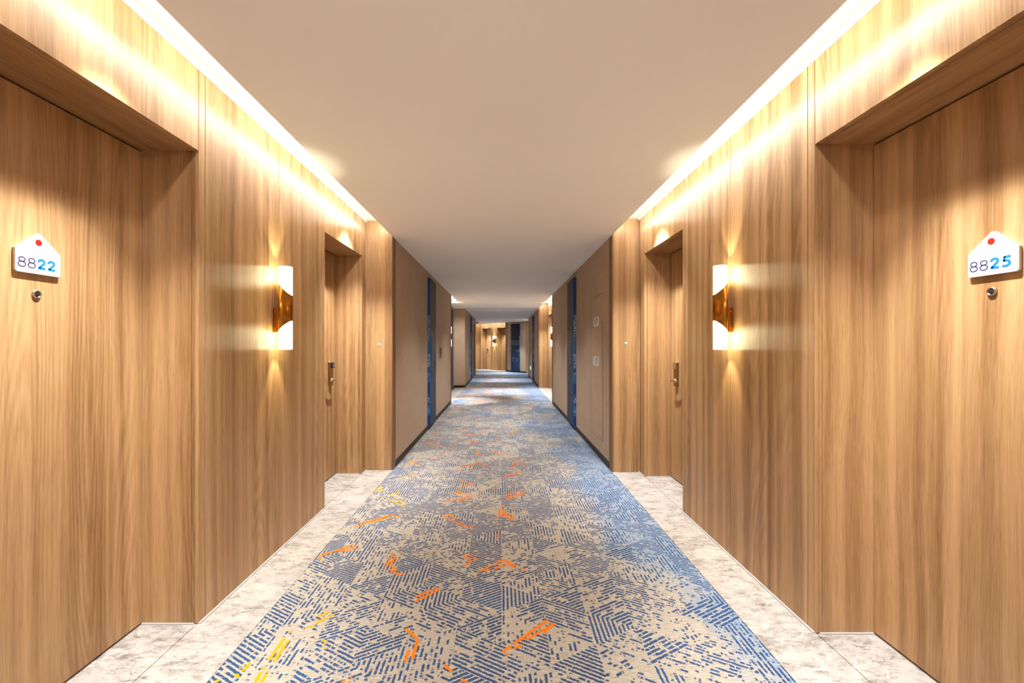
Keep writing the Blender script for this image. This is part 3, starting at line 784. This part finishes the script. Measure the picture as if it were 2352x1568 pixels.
# ------------------------------------------------------------------ fire cabinet, plates, exit sign, camera
def text_mesh(s, size, fr, u, v, z, m, name, root, o, h=.0006, sx=1.0):
    cu = bpy.data.curves.new('t', 'FONT'); cu.body = s; cu.size = size; cu.align_x = 'CENTER'; cu.extrude = 0; cu.resolution_u = 3
    to = bpy.data.objects.new('t', cu); COL.objects.link(to)
    bpy.context.view_layer.update()
    me = bpy.data.meshes.new_from_object(to.evaluated_get(bpy.context.evaluated_depsgraph_get()))
    bpy.data.objects.remove(to)
    b = MB(); b.add([fr.p(u, v, z)+fr.r*(p.co.x*sx)+Vector((0, 0, p.co.y))-fr.v*h for p in me.vertices], [tuple(p.vertices) for p in me.polygons])
    return b.build(name, m, root, o)
u0, u1, z0, z1 = 4.774, 5.394, .212, 1.84
o = FR.p((u0+u1)/2, 0, z0)
cab = empty('fire_cabinet', o); tag(cab, 'flush fire hydrant cabinet door clad in beige wall fabric', 'cabinet')
b = MB(); FR.box(b, u0+.004, u1-.004, -.004, 0, z0+.004, z1-.004); b.build('cabinet_door', FABRIC, cab, o)
b = MB()
FR.box(b, u0-.001, u0+.003, -.0012, 0, z0, z1-.3); FR.box(b, u0, u1, -.0012, 0, z0-.001, z0+.003); FR.box(b, u0, u1, -.0012, 0, z1-.003, z1+.001)
b.build('door_gap', DARK, cab, o)
b = MB(); FR.box(b, u1-.003, u1+.004, -.005, 0, z0, z1); b.build('edge_profile', TRIMM, cab, o)
for zc, zh, en, lab in ((1.548, '消火栓', 'FIRE HYDRANT', 'white plaque with hydrant characters'), (1.087, '灭火器', 'EXTINGUISHER', 'white plaque with extinguisher characters')):
    uc = 5.08
    pts = round_poly([(-.135, -.054), (.135, -.054), (.135, .054), (-.135, .054)], .03)
    b = MB(); b.prism([FR.p(uc, -.004, zc)+FR.r*x+Vector((0, 0, y)) for x, y in pts], -FR.v*.006)
    pl = b.build('plaque', WHITEP, cab, o, bevel=.0012, seg=1); pl['label'] = lab
    text_mesh(zh, .072, FR, uc, -.0102, zc-.012, NAVY, 'characters', pl, o)
    text_mesh(en, .026, FR, uc, -.0102, zc-.038, CYAN, 'small_lettering', pl, o)

o = FL.p(7.9, 0, 1.04)
b = MB(); FL.box(b, 7.80, 8.0, -.010, 0, 1.04, 1.246); pt = b.build('wall_plate', PLATEG, None, o, bevel=.003)
tag(pt, 'dark grey square wall plate on the left fabric wall', 'plate')
b = MB(); FL.box(b, 7.84, 7.96, -.013, -.009, 1.11, 1.225); b.build('cover', BLACK, pt, o, bevel=.002)
b = MB(); b.lathe(FL.p(7.9, -.010, 1.075), -FL.v, [(.010, 0), (.009, .003)], 16); b.build('red_button', RED, pt, o)

o = FR.p(16.5, 0, .345)
b = MB(); FR.box(b, 16.33, 16.69, -.02, 0, .342, .488); ex = b.build('exit_sign', WHITEP, None, o, bevel=.004)
tag(ex, 'small green glowing exit sign low on right fabric wall', 'sign')
b = MB(); FR.box(b, 16.345, 16.675, -.022, -.018, .357, .473); gl = b.build('sign_face', GREENX, ex, o)
b = MB(); b.prism([FR.p(16.51, -.0222, .415)+FR.r*x+Vector((0, 0, y)) for x, y in ((-.11, -.008), (.05, -.008), (.05, -.03), (.11, .0), (.05, .03), (.05, .008), (-.11, .008))], -FR.v*.001); b.build('arrow', WHITEP, gl, o)

p = FL.p(18.62, -.002, 2.24)
b = MB(); b.lathe(p, -FL.v, [(.045, 0), (.045, .02), (.03, .03), (.03, .06)], 20); dc = b.build('smoke_detector', WHITEP, None, p)
tag(dc, 'tiny detector sticking out high on the far left wall edge', 'detector')
b = MB(); b.lathe(p, -FL.v, [(.036, .06), (.036, .10), (.02, .115)], 20); b.build('detector_head', PLATEG, dc, p)
